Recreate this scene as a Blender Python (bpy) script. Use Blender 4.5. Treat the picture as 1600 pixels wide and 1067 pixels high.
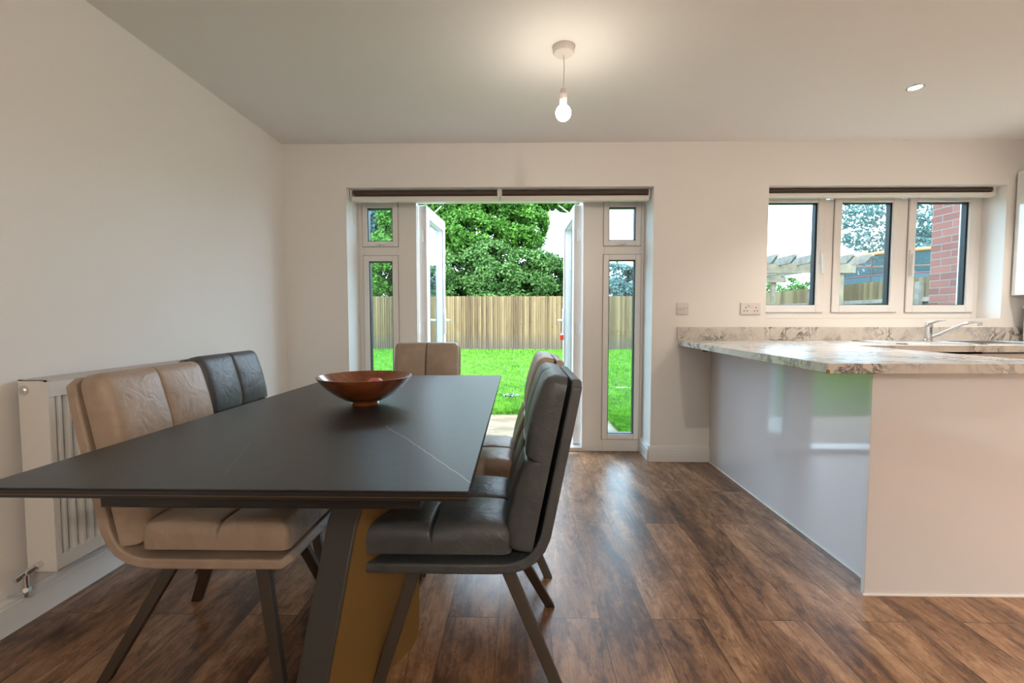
import bpy, bmesh, math, random
import numpy as np
from mathutils import Vector, Matrix

for o in list(bpy.data.objects): bpy.data.objects.remove(o)
scene = bpy.context.scene
col = scene.collection
R = math.radians

# ------------------------------------------------------------------ camera, sky, sun, exposure
cam_d = bpy.data.cameras.new('camera'); cam = bpy.data.objects.new('camera', cam_d); col.objects.link(cam)
cam.location = (0, 0, 1.08)
cam.rotation_euler = (R(90-2.94), 0, R(0.966))
cam_d.sensor_width = 36; cam_d.lens = 16.0; cam_d.clip_start = 0.05; cam_d.clip_end = 200
scene.camera = cam
scene.view_settings.view_transform = 'Standard'
scene.view_settings.look = 'None'
scene.view_settings.exposure = 1.02
scene.view_settings.gamma = 1.0
scene.view_settings.use_curve_mapping = False

SKY = 4.6
w = bpy.data.worlds.new('overcast_sky'); scene.world = w; w.use_nodes = True
bg = w.node_tree.nodes['Background']
bg.inputs['Color'].default_value = (0.66, 0.83, 1.0, 1); bg.inputs['Strength'].default_value = SKY

sd = bpy.data.lights.new('hazy_sun', 'SUN'); sd.energy = 2.2; sd.angle = R(50); sd.color = (1, .96, .88)
so = bpy.data.objects.new('hazy_sun', sd); col.objects.link(so)
so.rotation_euler = (R(38), R(-18), 0)

BULB = 45.0        # emission of the pendant bulb over the table
SPOT = 15.0         # watts of each recessed kitchen spot
LAMP_COL = (1.0, 0.875, 0.72)

# ------------------------------------------------------------------ mesh helpers
class MB:
    def __init__(s): s.v = []; s.f = []
    def add(s, vs, fs):
        n = len(s.v); s.v += [tuple(v) for v in vs]; s.f += [tuple(i+n for i in f) for f in fs]; return s
    def box(s, x0, x1, y0, y1, z0, z1):
        return s.add([(x0,y0,z0),(x1,y0,z0),(x1,y1,z0),(x0,y1,z0),(x0,y0,z1),(x1,y0,z1),(x1,y1,z1),(x0,y1,z1)],
              [(0,3,2,1),(4,5,6,7),(0,1,5,4),(1,2,6,5),(2,3,7,6),(3,0,4,7)])
    def hexa(s, bot, top):
        return s.add(list(bot)+list(top), [(0,3,2,1),(4,5,6,7),(0,1,5,4),(1,2,6,5),(2,3,7,6),(3,0,4,7)])
    def poly(s, pts, axis, a0, a1):
        """closed polygon in the plane across `axis`, extruded a0..a1"""
        def P(u, v, a): return {0:(a,u,v), 1:(u,a,v), 2:(u,v,a)}[axis]
        n = len(pts)
        vs = [P(u,v,a0) for u,v in pts]+[P(u,v,a1) for u,v in pts]
        fs = [tuple(range(n))[::-1], tuple(range(n,2*n))]+[(i,(i+1)%n,n+(i+1)%n,n+i) for i in range(n)]
        return s.add(vs, fs)
    def tube(s, pts, r, n=12, cap=True):
        pts = [Vector(p) for p in pts]; rs = r if isinstance(r,(list,tuple)) else [r]*len(pts)
        vs = []; up = None
        for i,p in enumerate(pts):
            d = (pts[min(i+1,len(pts)-1)]-pts[max(i-1,0)]).normalized()
            if up is None: up = d.orthogonal().normalized()
            up = (up - d*up.dot(d)).normalized(); b = d.cross(up)
            for k in range(n):
                a = 2*math.pi*k/n; vs.append(p+(up*math.cos(a)+b*math.sin(a))*rs[i])
        fs = []
        for i in range(len(pts)-1):
            for k in range(n):
                k2 = (k+1)%n; fs.append((i*n+k, i*n+k2, (i+1)*n+k2, (i+1)*n+k))
        if cap: fs += [tuple(range(n))[::-1], tuple(range((len(pts)-1)*n, len(pts)*n))]
        return s.add(vs, fs)
    def lathe(s, prof, n=32, c=(0,0,0), closed=False):
        vs = []; fs = []
        for r_, z in prof:
            for k in range(n):
                a = 2*math.pi*k/n; vs.append((c[0]+r_*math.cos(a), c[1]+r_*math.sin(a), c[2]+z))
        m = len(prof)
        for i in range(m if closed else m-1):
            j = (i+1)%m
            for k in range(n):
                k2 = (k+1)%n; fs.append((i*n+k, i*n+k2, j*n+k2, j*n+k))
        if not closed:
            if prof[0][0] > 1e-6: fs.append(tuple(range(n))[::-1])
            if prof[-1][0] > 1e-6: fs.append(tuple(range((m-1)*n, m*n)))
        return s.add(vs, fs)
    def xf(s, M):
        s.v = [tuple(M @ Vector(v)) for v in s.v]; return s
    def build(s, name, m, parent=None, bevel=0, seg=2, smooth=False, loc=None):
        me = bpy.data.meshes.new(name); me.from_pydata(s.v, [], s.f)
        bm = bmesh.new(); bm.from_mesh(me); bmesh.ops.recalc_face_normals(bm, faces=bm.faces); bm.to_mesh(me); bm.free()
        me.materials.append(m)
        o = bpy.data.objects.new(name, me); col.objects.link(o)
        if parent: o.parent = parent
        if loc: o.location = loc
        if bevel:
            b = o.modifiers.new('soft edge', 'BEVEL'); b.width = bevel; b.segments = seg; b.limit_method = 'ANGLE'; b.angle_limit = R(35)
        if smooth or bevel:
            for p in me.polygons: p.use_smooth = True
            me.set_sharp_from_angle(angle=R(38))
        return o

def tag(o, label=None, cat=None, group=None, kind=None):
    if label: o['label'] = label
    if cat: o['category'] = cat
    if group: o['group'] = group
    if kind: o['kind'] = kind
    return o
def empty(name, loc=(0,0,0), rz=0, **k):
    o = bpy.data.objects.new(name, None); col.objects.link(o); o.location = loc; o.rotation_euler = (0,0,rz); o.empty_display_size = .1
    return tag(o, **k)
def copy_tree(o, parent=None):
    c = o.copy(); col.objects.link(c); c.parent = parent
    for ch in list(o.children): copy_tree(ch, c)
    return c

# ------------------------------------------------------------------ materials
def nt(name):
    m = bpy.data.materials.new(name); m.use_nodes = True
    t = m.node_tree; return m, t, t.nodes['Principled BSDF']
def mat(name, c, rough=.5, metal=0, spec=.5, coat=0, bump=0, bscale=200, var=0, vscale=6, emit=None, es=0, sheen=0):
    m, t, b = nt(name)
    b.inputs['Base Color'].default_value = (*c,1); b.inputs['Roughness'].default_value = rough
    b.inputs['Metallic'].default_value = metal; b.inputs['Specular IOR Level'].default_value = spec
    b.inputs['Coat Weight'].default_value = coat; b.inputs['Coat Roughness'].default_value = .03
    if emit: b.inputs['Emission Color'].default_value = (*emit,1); b.inputs['Emission Strength'].default_value = es
    N = t.nodes; L = t.links
    if bump or var: tc = N.new('ShaderNodeTexCoord')
    if var:
        n = N.new('ShaderNodeTexNoise'); n.inputs['Scale'].default_value = vscale; n.inputs['Detail'].default_value = 5
        L.new(tc.outputs['Object'], n.inputs['Vector'])
        r = N.new('ShaderNodeValToRGB'); r.color_ramp.elements[0].position = .3; r.color_ramp.elements[1].position = .7
        r.color_ramp.elements[0].color = (*[x*(1-var) for x in c],1); r.color_ramp.elements[1].color = (*[min(1,x*(1+var)) for x in c],1)
        L.new(n.outputs['Fac'], r.inputs['Fac']); L.new(r.outputs['Color'], b.inputs['Base Color'])
    if bump:
        n = N.new('ShaderNodeTexNoise'); n.inputs['Scale'].default_value = bscale; n.inputs['Detail'].default_value = 4
        L.new(tc.outputs['Object'], n.inputs['Vector'])
        bp = N.new('ShaderNodeBump'); bp.inputs['Strength'].default_value = bump; bp.inputs['Distance'].default_value = .004
        L.new(n.outputs['Fac'], bp.inputs['Height']); L.new(bp.outputs['Normal'], b.inputs['Normal'])
    return m
def glass_mat(name, tint, refl=.08):
    m = bpy.data.materials.new(name); m.use_nodes = True; t = m.node_tree; N = t.nodes; L = t.links
    for n in list(N): N.remove(n)
    out = N.new('ShaderNodeOutputMaterial'); mx = N.new('ShaderNodeMixShader'); tr = N.new('ShaderNodeBsdfTransparent'); gl = N.new('ShaderNodeBsdfGlossy')
    tr.inputs['Color'].default_value = (*tint,1); gl.inputs['Roughness'].default_value = .01
    lw = N.new('ShaderNodeLayerWeight'); lw.inputs['Blend'].default_value = .5
    pw = N.new('ShaderNodeMath'); pw.operation = 'POWER'; pw.inputs[1].default_value = 5; L.new(lw.outputs['Facing'], pw.inputs[0])
    mr = N.new('ShaderNodeMath'); mr.operation = 'MULTIPLY_ADD'; mr.inputs[1].default_value = .9; mr.inputs[2].default_value = .045; L.new(pw.outputs[0], mr.inputs[0]); lw = mr
    L.new(lw.outputs[0], mx.inputs[0]); L.new(tr.outputs[0], mx.inputs[1]); L.new(gl.outputs[0], mx.inputs[2]); L.new(mx.outputs[0], out.inputs[0])
    return m
def ramp(N, stops):
    r = N.new('ShaderNodeValToRGB'); e = r.color_ramp.elements
    while len(e) < len(stops): e.new(.5)
    for i,(p,c) in enumerate(stops): e[i].position = p; e[i].color = (*c,1)
    return r
def mixc(N, L, a, b, fac, mode='MIX'):
    m = N.new('ShaderNodeMix'); m.data_type = 'RGBA'; m.blend_type = mode; m.clamp_result = False
    for s_, v in ((0,fac),(6,a),(7,b)):
        if hasattr(v, 'links'): L.new(v, m.inputs[s_])
        elif isinstance(v, tuple): m.inputs[s_].default_value = (*v,1)
        else: m.inputs[s_].default_value = v
    return m.outputs[2]
def math_n(N, L, op, a, b=None, clamp=False):
    m = N.new('ShaderNodeMath'); m.operation = op; m.use_clamp = clamp
    for i,v in enumerate((a,b)):
        if v is None: continue
        if hasattr(v, 'links'): L.new(v, m.inputs[i])
        else: m.inputs[i].default_value = v
    return m.outputs[0]
def noise(N, L, vec, scale, detail=4, rough=.5, dist=0, dims='3D'):
    n = N.new('ShaderNodeTexNoise'); n.noise_dimensions = dims
    n.inputs['Scale'].default_value = scale; n.inputs['Detail'].default_value = detail; n.inputs['Roughness'].default_value = rough
    n.inputs['Distortion'].default_value = dist
    L.new(vec, n.inputs['Vector']); return n.outputs['Fac']
def mapping(N, L, vec, loc=(0,0,0), rot=(0,0,0), sc=(1,1,1)):
    m = N.new('ShaderNodeMapping'); m.inputs['Location'].default_value = loc; m.inputs['Rotation'].default_value = rot; m.inputs['Scale'].default_value = sc
    L.new(vec, m.inputs['Vector']); return m.outputs[0]

M = {}
M['wall'] = mat('cream_wall_paint', (.825,.81,.79), .55, bump=.04, bscale=350)
M['ceiling'] = mat('white_ceiling_paint', (.84,.835,.825), .8, bump=.03, bscale=350)
M['reveal'] = M['wall']
M['upvc'] = mat('white_upvc', (.80,.78,.76), .28)
M['gloss_white'] = mat('white_satin_paint', (.80,.80,.79), .3)
M['gasket'] = mat('black_glazing_gasket', (.012,.016,.02), .5)
M['sash_shadow'] = mat('grey_sash_shadow', (.20,.18,.17), .6)  # grey ring that paints the shadow gap around each sash
M['glass'] = glass_mat('window_glass', (.86,.95,.97))
M['clear_glass'] = glass_mat('door_glass', (.90,.96,.97))
M['gloss_panel'] = mat('glossy_white_panel', (.66,.66,.69), .10, coat=1.0)
M['cab'] = mat('glossy_cream_door', (.72,.68,.62), .12, coat=.6)
M['chrome'] = mat('chrome', (.75,.76,.78), .12, metal=1)
M['steel'] = mat('brushed_stainless_steel', (.70,.71,.72), .25, metal=1)
M['dark_metal'] = mat('dark_bronze_powder_coat', (.038,.025,.016), .38, spec=.5, bump=.1, bscale=900)
M['ped_metal'] = mat('graphite_powder_coat', (.045,.042,.040), .45, spec=.5, bump=.15, bscale=1200)
M['bronze'] = mat('satin_bronze', (.26,.155,.05), .38, metal=.45, bump=.1, bscale=900)
M['black'] = mat('black_table_frame', (.010,.010,.012), .35)
M['blind'] = mat('dark_brown_blind_fabric', (.085,.062,.050), .8, bump=.2, bscale=900)
M['blindbar'] = mat('white_blind_bar', (.80,.77,.73), .3)
M['plastic'] = mat('white_plastic', (.74,.69,.67), .3)
M['socket_hole'] = mat('dark_socket_hole', (.02,.02,.02), .6)
M['red_tag'] = mat('red_plastic_tag', (.80,.07,.02), .4)
M['rad'] = mat('white_radiator_enamel', (.78,.77,.75), .3)
M['grille'] = mat('radiator_grille_enamel', (.60,.58,.55), .5)
M['apple'] = mat('pink_red_apple_skin', (.62,.10,.09), .3, var=.35, vscale=25)

def leather(name, c, c2):
    m, t, b = nt(name); N = t.nodes; L = t.links
    tc = N.new('ShaderNodeTexCoord').outputs['Object']
    n1 = noise(N, L, tc, 7, 6, .6, .6); r = ramp(N, [(.30,c),(.72,c2)]); L.new(n1, r.inputs[0]); L.new(r.outputs[0], b.inputs['Base Color'])
    b.inputs['Roughness'].default_value = .42
    n2 = noise(N, L, tc, 16, 3, .5, 1.5); n3 = noise(N, L, tc, 420, 2)
    s = math_n(N, L, 'ADD', n2, math_n(N, L, 'MULTIPLY', n3, .08))
    bp = N.new('ShaderNodeBump'); bp.inputs['Strength'].default_value = .35; bp.inputs['Distance'].default_value = .01
    L.new(s, bp.inputs['Height']); L.new(bp.outputs[0], b.inputs['Normal']); return m
M['taupe'] = leather('taupe_leather', (.30,.225,.170), (.42,.325,.255))
M['charcoal'] = leather('charcoal_leather', (.042,.046,.052), (.082,.090,.100))

def floor_mat():
    m, t, b = nt('rustic_vinyl_planks'); N = t.nodes; L = t.links
    tc = N.new('ShaderNodeTexCoord').outputs['Object']
    v = mapping(N, L, tc, loc=(.35,.29,0), rot=(0,0,R(-90)))          # planks run away from the camera
    sx = N.new('ShaderNodeSeparateXYZ'); L.new(tc, sx.inputs[0])
    cx = N.new('ShaderNodeCombineXYZ'); L.new(math_n(N,L,'ADD',sx.outputs[1],20.37), cx.inputs[0]); L.new(math_n(N,L,'ADD',sx.outputs[0],18.3-.29), cx.inputs[1])
    br = N.new('ShaderNodeTexBrick'); L.new(cx.outputs[0], br.inputs['Vector'])
    br.inputs['Scale'].default_value = 1; br.inputs['Brick Width'].default_value = 1.22; br.inputs['Row Height'].default_value = .183
    br.inputs['Mortar Size'].default_value = .0012; br.inputs['Mortar Smooth'].default_value = .1
    br.offset = .37; br.offset_frequency = 2; br.squash = 1
    br.inputs['Color1'].default_value = (0,0,0,1); br.inputs['Color2'].default_value = (1,1,1,1); br.inputs['Mortar'].default_value = (.5,.5,.5,1)
    rnd = N.new('ShaderNodeRGBToBW'); L.new(br.outputs['Color'], rnd.inputs[0]); rnd = rnd.outputs[0]
    # shift grain per plank
    off = N.new('ShaderNodeCombineXYZ'); L.new(math_n(N,L,'MULTIPLY',rnd,37.), off.inputs[0]); L.new(math_n(N,L,'MULTIPLY',rnd,11.), off.inputs[1]); L.new(math_n(N,L,'MULTIPLY',rnd,5.), off.inputs[2])
    va = N.new('ShaderNodeVectorMath'); L.new(tc, va.inputs[0]); L.new(off.outputs[0], va.inputs[1]); g = va.outputs[0]
    big = noise(N, L, mapping(N,L,g,sc=(5,1.5,1)), 1.0, 5, .6, .9)
    grain = noise(N, L, mapping(N,L,g,sc=(46,2.6,1)), 1.0, 7, .65, .8)
    fine = noise(N, L, mapping(N,L,g,sc=(190,7,1)), 1.0, 4, .6, .2)
    knots = noise(N, L, mapping(N,L,g,sc=(9,3,1)), 1.0, 3, .5, 2.6)
    rough_ = noise(N, L, mapping(N,L,g,sc=(26,15,1)), 1.0, 6, .75, .4)
    mixv = math_n(N,L,'ADD', math_n(N,L,'MULTIPLY',big,.62), math_n(N,L,'MULTIPLY',grain,.22))
    mixv = math_n(N,L,'ADD', mixv, math_n(N,L,'MULTIPLY',fine,.10))
    mixv = math_n(N,L,'ADD', mixv, math_n(N,L,'MULTIPLY',rough_,.28))
    mixv = math_n(N,L,'ADD', mixv, math_n(N,L,'MULTIPLY',math_n(N,L,'SUBTRACT',rnd,.5),.05))
    r = ramp(N, [(.42,(.036,.018,.011)),(.53,(.125,.062,.034)),(.63,(.285,.150,.078)),(.76,(.50,.31,.18))])
    L.new(mixv, r.inputs[0])
    kr = ramp(N, [(.58,(1,1,1)),(.70,(.40,.34,.31))]); L.new(knots, kr.inputs[0])
    ck = noise(N, L, mapping(N,L,g,sc=(14,2.2,1)), 1.0, 8, .7, 1.2)
    cd = math_n(N,L,'ABSOLUTE',math_n(N,L,'SUBTRACT',ck,.5)); cr_ = ramp(N, [(0,(.35,.30,.28)),(.010,(.75,.72,.70)),(.022,(1,1,1))]); L.new(cd, cr_.inputs[0])
    c = mixc(N,L,r.outputs[0], kr.outputs[0], .75, 'MULTIPLY')
    c = mixc(N,L,c, cr_.outputs[0], .8, 'MULTIPLY')
    c = mixc(N,L,c,(.035,.02,.014),br.outputs['Fac'])
    L.new(c, b.inputs['Base Color'])
    rr = N.new('ShaderNodeMapRange'); L.new(grain, rr.inputs[0]); rr.inputs[3].default_value = .25; rr.inputs[4].default_value = .42; L.new(rr.outputs[0], b.inputs['Roughness'])
    bp = N.new('ShaderNodeBump'); bp.inputs['Strength'].default_value = .22; bp.inputs['Distance'].default_value = .002
    hh = math_n(N,L,'SUBTRACT',math_n(N,L,'ADD',fine,grain), math_n(N,L,'MULTIPLY',br.outputs['Fac'],1.5))
    L.new(hh, bp.inputs['Height']); L.new(bp.outputs[0], b.inputs['Normal'])
    return m
M['floor'] = floor_mat()

def marble_mat(name, base, vein):
    m, t, b = nt(name); N = t.nodes; L = t.links
    tc = N.new('ShaderNodeTexCoord').outputs['Object']
    n = noise(N,L,tc,9.5,8,.66,1.1)
    d = math_n(N,L,'ABSOLUTE',math_n(N,L,'SUBTRACT',n,.5))
    vr = ramp(N, [(0,(1,1,1)),(.016,(.8,.8,.8)),(.055,(0,0,0))]); L.new(d, vr.inputs[0])
    patch = noise(N,L,tc,5,3,.5,.3); pr = ramp(N,[(.43,(0,0,0)),(.62,(1,1,1))]); L.new(patch, pr.inputs[0])
    f = math_n(N,L,'MULTIPLY', vr.outputs[0], pr.outputs[0])
    cloud = noise(N,L,tc,14,5,.6,.5); cr = ramp(N,[(.35,tuple(x*.88 for x in base)),(.65,base)]); L.new(cloud, cr.inputs[0])
    L.new(mixc(N,L,cr.outputs[0],vein,f), b.inputs['Base Color'])
    b.inputs['Roughness'].default_value = .27
    return m
M['marble'] = marble_mat('cream_marble_laminate', (.64,.61,.57), (.11,.10,.10))

def ceramic_mat():
    m, t, b = nt('charcoal_ceramic'); N = t.nodes; L = t.links
    tc = N.new('ShaderNodeTexCoord').outputs['Object']
    n = noise(N,L,tc,30,6,.7); r = ramp(N,[(.3,(.015,.0155,.0165)),(.7,(.028,.0285,.030))]); L.new(n, r.inputs[0])
    c = r.outputs[0]
    sp = noise(N,L,tc,5,4,.6,.5)
    # pale veins: (start x, start y, end x, end y, half width, strength), local to the tabletop
    for (x0,y0,x1,y1,hw,st) in ((-.40,1.335,-.092,.872,.0011,.50),(-.52,2.40,-.12,2.18,.001,.18),(-.95,2.05,-.62,1.75,.0009,.16),(-.70,1.15,-.60,.90,.0008,.12)):
        L_ = math.hypot(x1-x0,y1-y0); a = math.atan2(y1-y0,x1-x0)
        v = mapping(N,L,tc); vt = N.new('ShaderNodeVectorMath'); vt.operation = 'SUBTRACT'; L.new(tc, vt.inputs[0]); vt.inputs[1].default_value = (x0,y0,0)
        q = mapping(N,L,vt.outputs[0],rot=(0,0,-a)); s = N.new('ShaderNodeSeparateXYZ'); L.new(q, s.inputs[0])
        wob = math_n(N,L,'MULTIPLY',math_n(N,L,'SUBTRACT',sp,.5),.028)
        dd = math_n(N,L,'ABSOLUTE',math_n(N,L,'ADD',s.outputs[1],wob))
        k = N.new('ShaderNodeMapRange'); L.new(dd,k.inputs[0]); k.inputs[1].default_value = hw*.5; k.inputs[2].default_value = hw*2.2; k.inputs[3].default_value = st; k.inputs[4].default_value = 0
        inside = math_n(N,L,'MULTIPLY', math_n(N,L,'GREATER_THAN',s.outputs[0],0.), math_n(N,L,'LESS_THAN',s.outputs[0],L_))
        c = mixc(N,L,c,(.46,.42,.38),math_n(N,L,'MULTIPLY',k.outputs[0],inside))
    L.new(c, b.inputs['Base Color']); b.inputs['Roughness'].default_value = .36; b.inputs['Specular IOR Level'].default_value = .5
    bp = N.new('ShaderNodeBump'); bp.inputs['Strength'].default_value = .05; bp.inputs['Distance'].default_value = .002
    L.new(noise(N,L,tc,260,3), bp.inputs['Height']); L.new(bp.outputs[0], b.inputs['Normal']); return m
M['ceramic'] = ceramic_mat()

def wood_bowl():
    m, t, b = nt('polished_reddish_wood'); N = t.nodes; L = t.links
    tc = N.new('ShaderNodeTexCoord').outputs['Object']
    n = noise(N,L,mapping(N,L,tc,sc=(6,26,6)),1.5,6,.6,.5); r = ramp(N,[(.3,(.12,.030,.010)),(.7,(.27,.078,.022))]); L.new(n,r.inputs[0]); L.new(r.outputs[0],b.inputs['Base Color'])
    b.inputs['Roughness'].default_value = .22; b.inputs['Coat Weight'].default_value = .5; return m
M['bowl'] = wood_bowl()

def fence_mat(name, axis, tones):
    m, t, b = nt(name); N = t.nodes; L = t.links
    tc = N.new('ShaderNodeTexCoord').outputs['Object']; s = N.new('ShaderNodeSeparateXYZ'); L.new(tc, s.inputs[0])
    i = math_n(N,L,'FLOOR',math_n(N,L,'DIVIDE',s.outputs[axis],.080))
    wn = N.new('ShaderNodeTexWhiteNoise'); wn.noise_dimensions = '1D'; L.new(i, wn.inputs['W'])
    off = N.new('ShaderNodeCombineXYZ'); L.new(math_n(N,L,'MULTIPLY',wn.outputs[0],40.), off.inputs[2])
    va = N.new('ShaderNodeVectorMath'); L.new(tc, va.inputs[0]); L.new(off.outputs[0], va.inputs[1])
    sc = (14,14,1.2)
    g = noise(N,L,mapping(N,L,va.outputs[0],sc=sc),1.,5,.6,.8)
    k = noise(N,L,mapping(N,L,va.outputs[0],sc=(9,9,5)),1.3,2,.5,.2)
    f = math_n(N,L,'ADD',math_n(N,L,'MULTIPLY',wn.outputs[0],.42),math_n(N,L,'MULTIPLY',g,.6))
    r = ramp(N,[(.22,tones[0]),(.5,tones[1]),(.82,tones[2])]); L.new(f,r.inputs[0])
    kr = ramp(N,[(.70,(1,1,1)),(.76,(.45,.32,.22))]); L.new(k,kr.inputs[0])
    c = mixc(N,L,r.outputs[0],kr.outputs[0],1.,'MULTIPLY')
    # weathered grey foot of the boards
    wz = N.new('ShaderNodeMapRange'); L.new(math_n(N,L,'ADD',s.outputs[2],math_n(N,L,'MULTIPLY',g,.35)),wz.inputs[0]); wz.inputs[1].default_value=.25; wz.inputs[2].default_value=.75; wz.inputs[3].default_value=.6; wz.inputs[4].default_value=0
    c = mixc(N,L,c,(.080,.070,.060),wz.outputs[0])
    L.new(c,b.inputs['Base Color']); b.inputs['Roughness'].default_value=.8; return m
M['fence'] = fence_mat('pale_featheredge_boards', 0, ((.0650,.0377,.0143),(.1560,.1027,.0429),(.2665,.1924,.0910)))
M['fence_side'] = fence_mat('side_fence_boards', 1, ((.0750,.0450,.0175),(.1625,.1087,.0488),(.2562,.1875,.0975)))
M['timber'] = mat('pale_sawn_timber', (.26,.20,.135), .8, var=.25, vscale=9)
M['timber_grey'] = mat('weathered_sawn_timber', (.21,.18,.155), .8, var=.3, vscale=9)

def brick_mat():
    m, t, b = nt('red_brickwork'); N = t.nodes; L = t.links
    tc = N.new('ShaderNodeTexCoord').outputs['Object']; s = N.new('ShaderNodeSeparateXYZ'); L.new(tc, s.inputs[0])
    cx = N.new('ShaderNodeCombineXYZ'); L.new(math_n(N,L,'ADD',math_n(N,L,'ADD',s.outputs[1],s.outputs[0]),20.), cx.inputs[0]); L.new(math_n(N,L,'ADD',s.outputs[2],10.), cx.inputs[1])
    br = N.new('ShaderNodeTexBrick'); L.new(cx.outputs[0],br.inputs['Vector']); br.inputs['Scale'].default_value=1
    br.inputs['Brick Width'].default_value=.225; br.inputs['Row Height'].default_value=.075; br.inputs['Mortar Size'].default_value=.006; br.inputs['Mortar Smooth'].default_value=.2
    br.inputs['Color1'].default_value=(.1690,.0364,.0260,1); br.inputs['Color2'].default_value=(.2600,.0754,.0546,1); br.inputs['Mortar'].default_value=(.19,.165,.145,1)
    n = noise(N,L,tc,16,5,.6); c = mixc(N,L,br.outputs['Color'],(.18,.14,.125),math_n(N,L,'MULTIPLY',n,.28))
    L.new(c,b.inputs['Base Color']); b.inputs['Roughness'].default_value=.85
    bp=N.new('ShaderNodeBump'); bp.invert=True; bp.inputs['Distance'].default_value=.008; L.new(br.outputs['Fac'],bp.inputs['Height']); L.new(bp.outputs[0],b.inputs['Normal']); return m
M['brick'] = brick_mat()

def patio_mat():
    m, t, b = nt('buff_sandstone_slabs'); N = t.nodes; L = t.links
    tc = N.new('ShaderNodeTexCoord').outputs['Object']
    br = N.new('ShaderNodeTexBrick'); L.new(mapping(N,L,tc,loc=(20.1,17.02,0)),br.inputs['Vector']); br.inputs['Scale'].default_value=1
    br.inputs['Brick Width'].default_value=.60; br.inputs['Row Height'].default_value=.45; br.inputs['Mortar Size'].default_value=.007
    br.inputs['Color1'].default_value=(.1755,.1188,.0486,1); br.inputs['Color2'].default_value=(.2228,.1688,.0945,1); br.inputs['Mortar'].default_value=(.12,.11,.10,1)
    n = noise(N,L,mapping(N,L,tc,sc=(2.2,4.5,1)),1.4,4,.55,.5); r = ramp(N,[(.50,(1,1,1)),(.62,(.60,.46,.26))]); L.new(n,r.inputs[0])
    c = mixc(N,L,br.outputs['Color'],r.outputs[0],1.,'MULTIPLY')
    L.new(c,b.inputs['Base Color']); b.inputs['Roughness'].default_value=.55; return m
M['patio'] = patio_mat()

def leaf_mat(name, cols, scale=9, trans=.25):
    m, t, b = nt(name); N = t.nodes; L = t.links
    tc = N.new('ShaderNodeTexCoord').outputs['Object']
    wn = N.new('ShaderNodeTexWhiteNoise'); va = N.new('ShaderNodeVectorMath'); va.operation='SNAP'; L.new(tc,va.inputs[0]); va.inputs[1].default_value=(.09,.09,.09); L.new(va.outputs[0],wn.inputs[0])
    n = noise(N,L,tc,.8,3)
    f = math_n(N,L,'ADD',math_n(N,L,'MULTIPLY',wn.outputs[0],.6),math_n(N,L,'MULTIPLY',n,.5))
    k = len(cols); r = ramp(N,[(.2+.65*i/(k-1),c) for i,c in enumerate(cols)]); L.new(f,r.inputs[0])
    L.new(r.outputs[0],b.inputs['Base Color']); b.inputs['Roughness'].default_value=.55; b.inputs['Specular IOR Level'].default_value=.15
    out = N['Material Output']; tl = N.new('ShaderNodeBsdfTranslucent'); L.new(r.outputs[0],tl.inputs[0])
    mx = N.new('ShaderNodeMixShader'); mx.inputs[0].default_value=trans; L.new(b.outputs[0],mx.inputs[1]); L.new(tl.outputs[0],mx.inputs[2]); L.new(mx.outputs[0],out.inputs[0])
    return m
M['leaf_oak'] = leaf_mat('bright_oak_leaves', [(.0168,.0630,.0084),(.0483,.1470,.0158),(.1155,.2520,.0315)])
M['leaf_hedge'] = leaf_mat('mid_green_leaves', [(.016,.050,.011),(.050,.130,.026),(.135,.245,.064)])
M['leaf_dark'] = leaf_mat('dark_evergreen_leaves', [(.008,.025,.016),(.02,.055,.03),(.04,.095,.05)])
M['leaf_hazy'] = leaf_mat('hazy_blue_green_leaves', [(.05,.105,.095),(.085,.160,.145),(.14,.225,.21)])  # paleness and blue of the haze are put into the leaf colour
M['bark'] = mat('brown_bark', (.09,.06,.04), .9, var=.4, vscale=12)
def grass_mat():
    m = leaf_mat('lawn_grass_blades', [(.0562,.1688,.0125),(.1063,.2937,.0213),(.1875,.4125,.0425)], trans=.30); return m
M['grass'] = grass_mat()
M['soil'] = mat('lawn_turf_base', (.035,.10,.01), .9, var=.35, vscale=5)
M['net'] = None

# ------------------------------------------------------------------ room shell
W0, W1 = 3.41, 3.76            # back wall
XL, XR, YF, ZC = -1.76, 3.92, -3.2, 2.365
DX0, DX1, DZ = -1.29, .985, 2.048      # door opening
KX0, KX1, KZ0, KZ1 = 1.822, 3.532, 1.078, 2.048  # kitchen window opening
def struct(name, mb, m, **k):
    o = mb.build(name, m, **k); o['kind'] = 'structure'; return o
struct('floor', MB().box(XL-.1,XR+.1,YF-.1,W1-.05,-.12,0), M['floor'])
struct('ceiling', MB().box(XL-.1,XR+.1,YF-.1,W1,ZC,ZC+.15), M['ceiling'])
struct('wall_left', MB().box(XL-.12,XL,YF-.1,W1,-.1,ZC), M['wall'])
struct('wall_right', MB().box(XR,XR+.12,YF-.1,W1,-.1,ZC), M['wall'])
struct('wall_front', MB().box(XL,XR,YF-.12,YF,-.1,ZC), M['wall'])
b = MB()
b.box(XL,DX0,W0,W1,-.1,ZC); b.box(DX0,DX1,W0,W1,DZ,ZC); b.box(DX1,KX0,W0,W1,-.1,ZC)
b.box(KX0,KX1,W0,W1,-.1,KZ0); b.box(KX0,KX1,W0,W1,KZ1,ZC); b.box(KX1,XR,W0,W1,-.1,ZC)
struct('wall_back', b, M['wall'])

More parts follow.
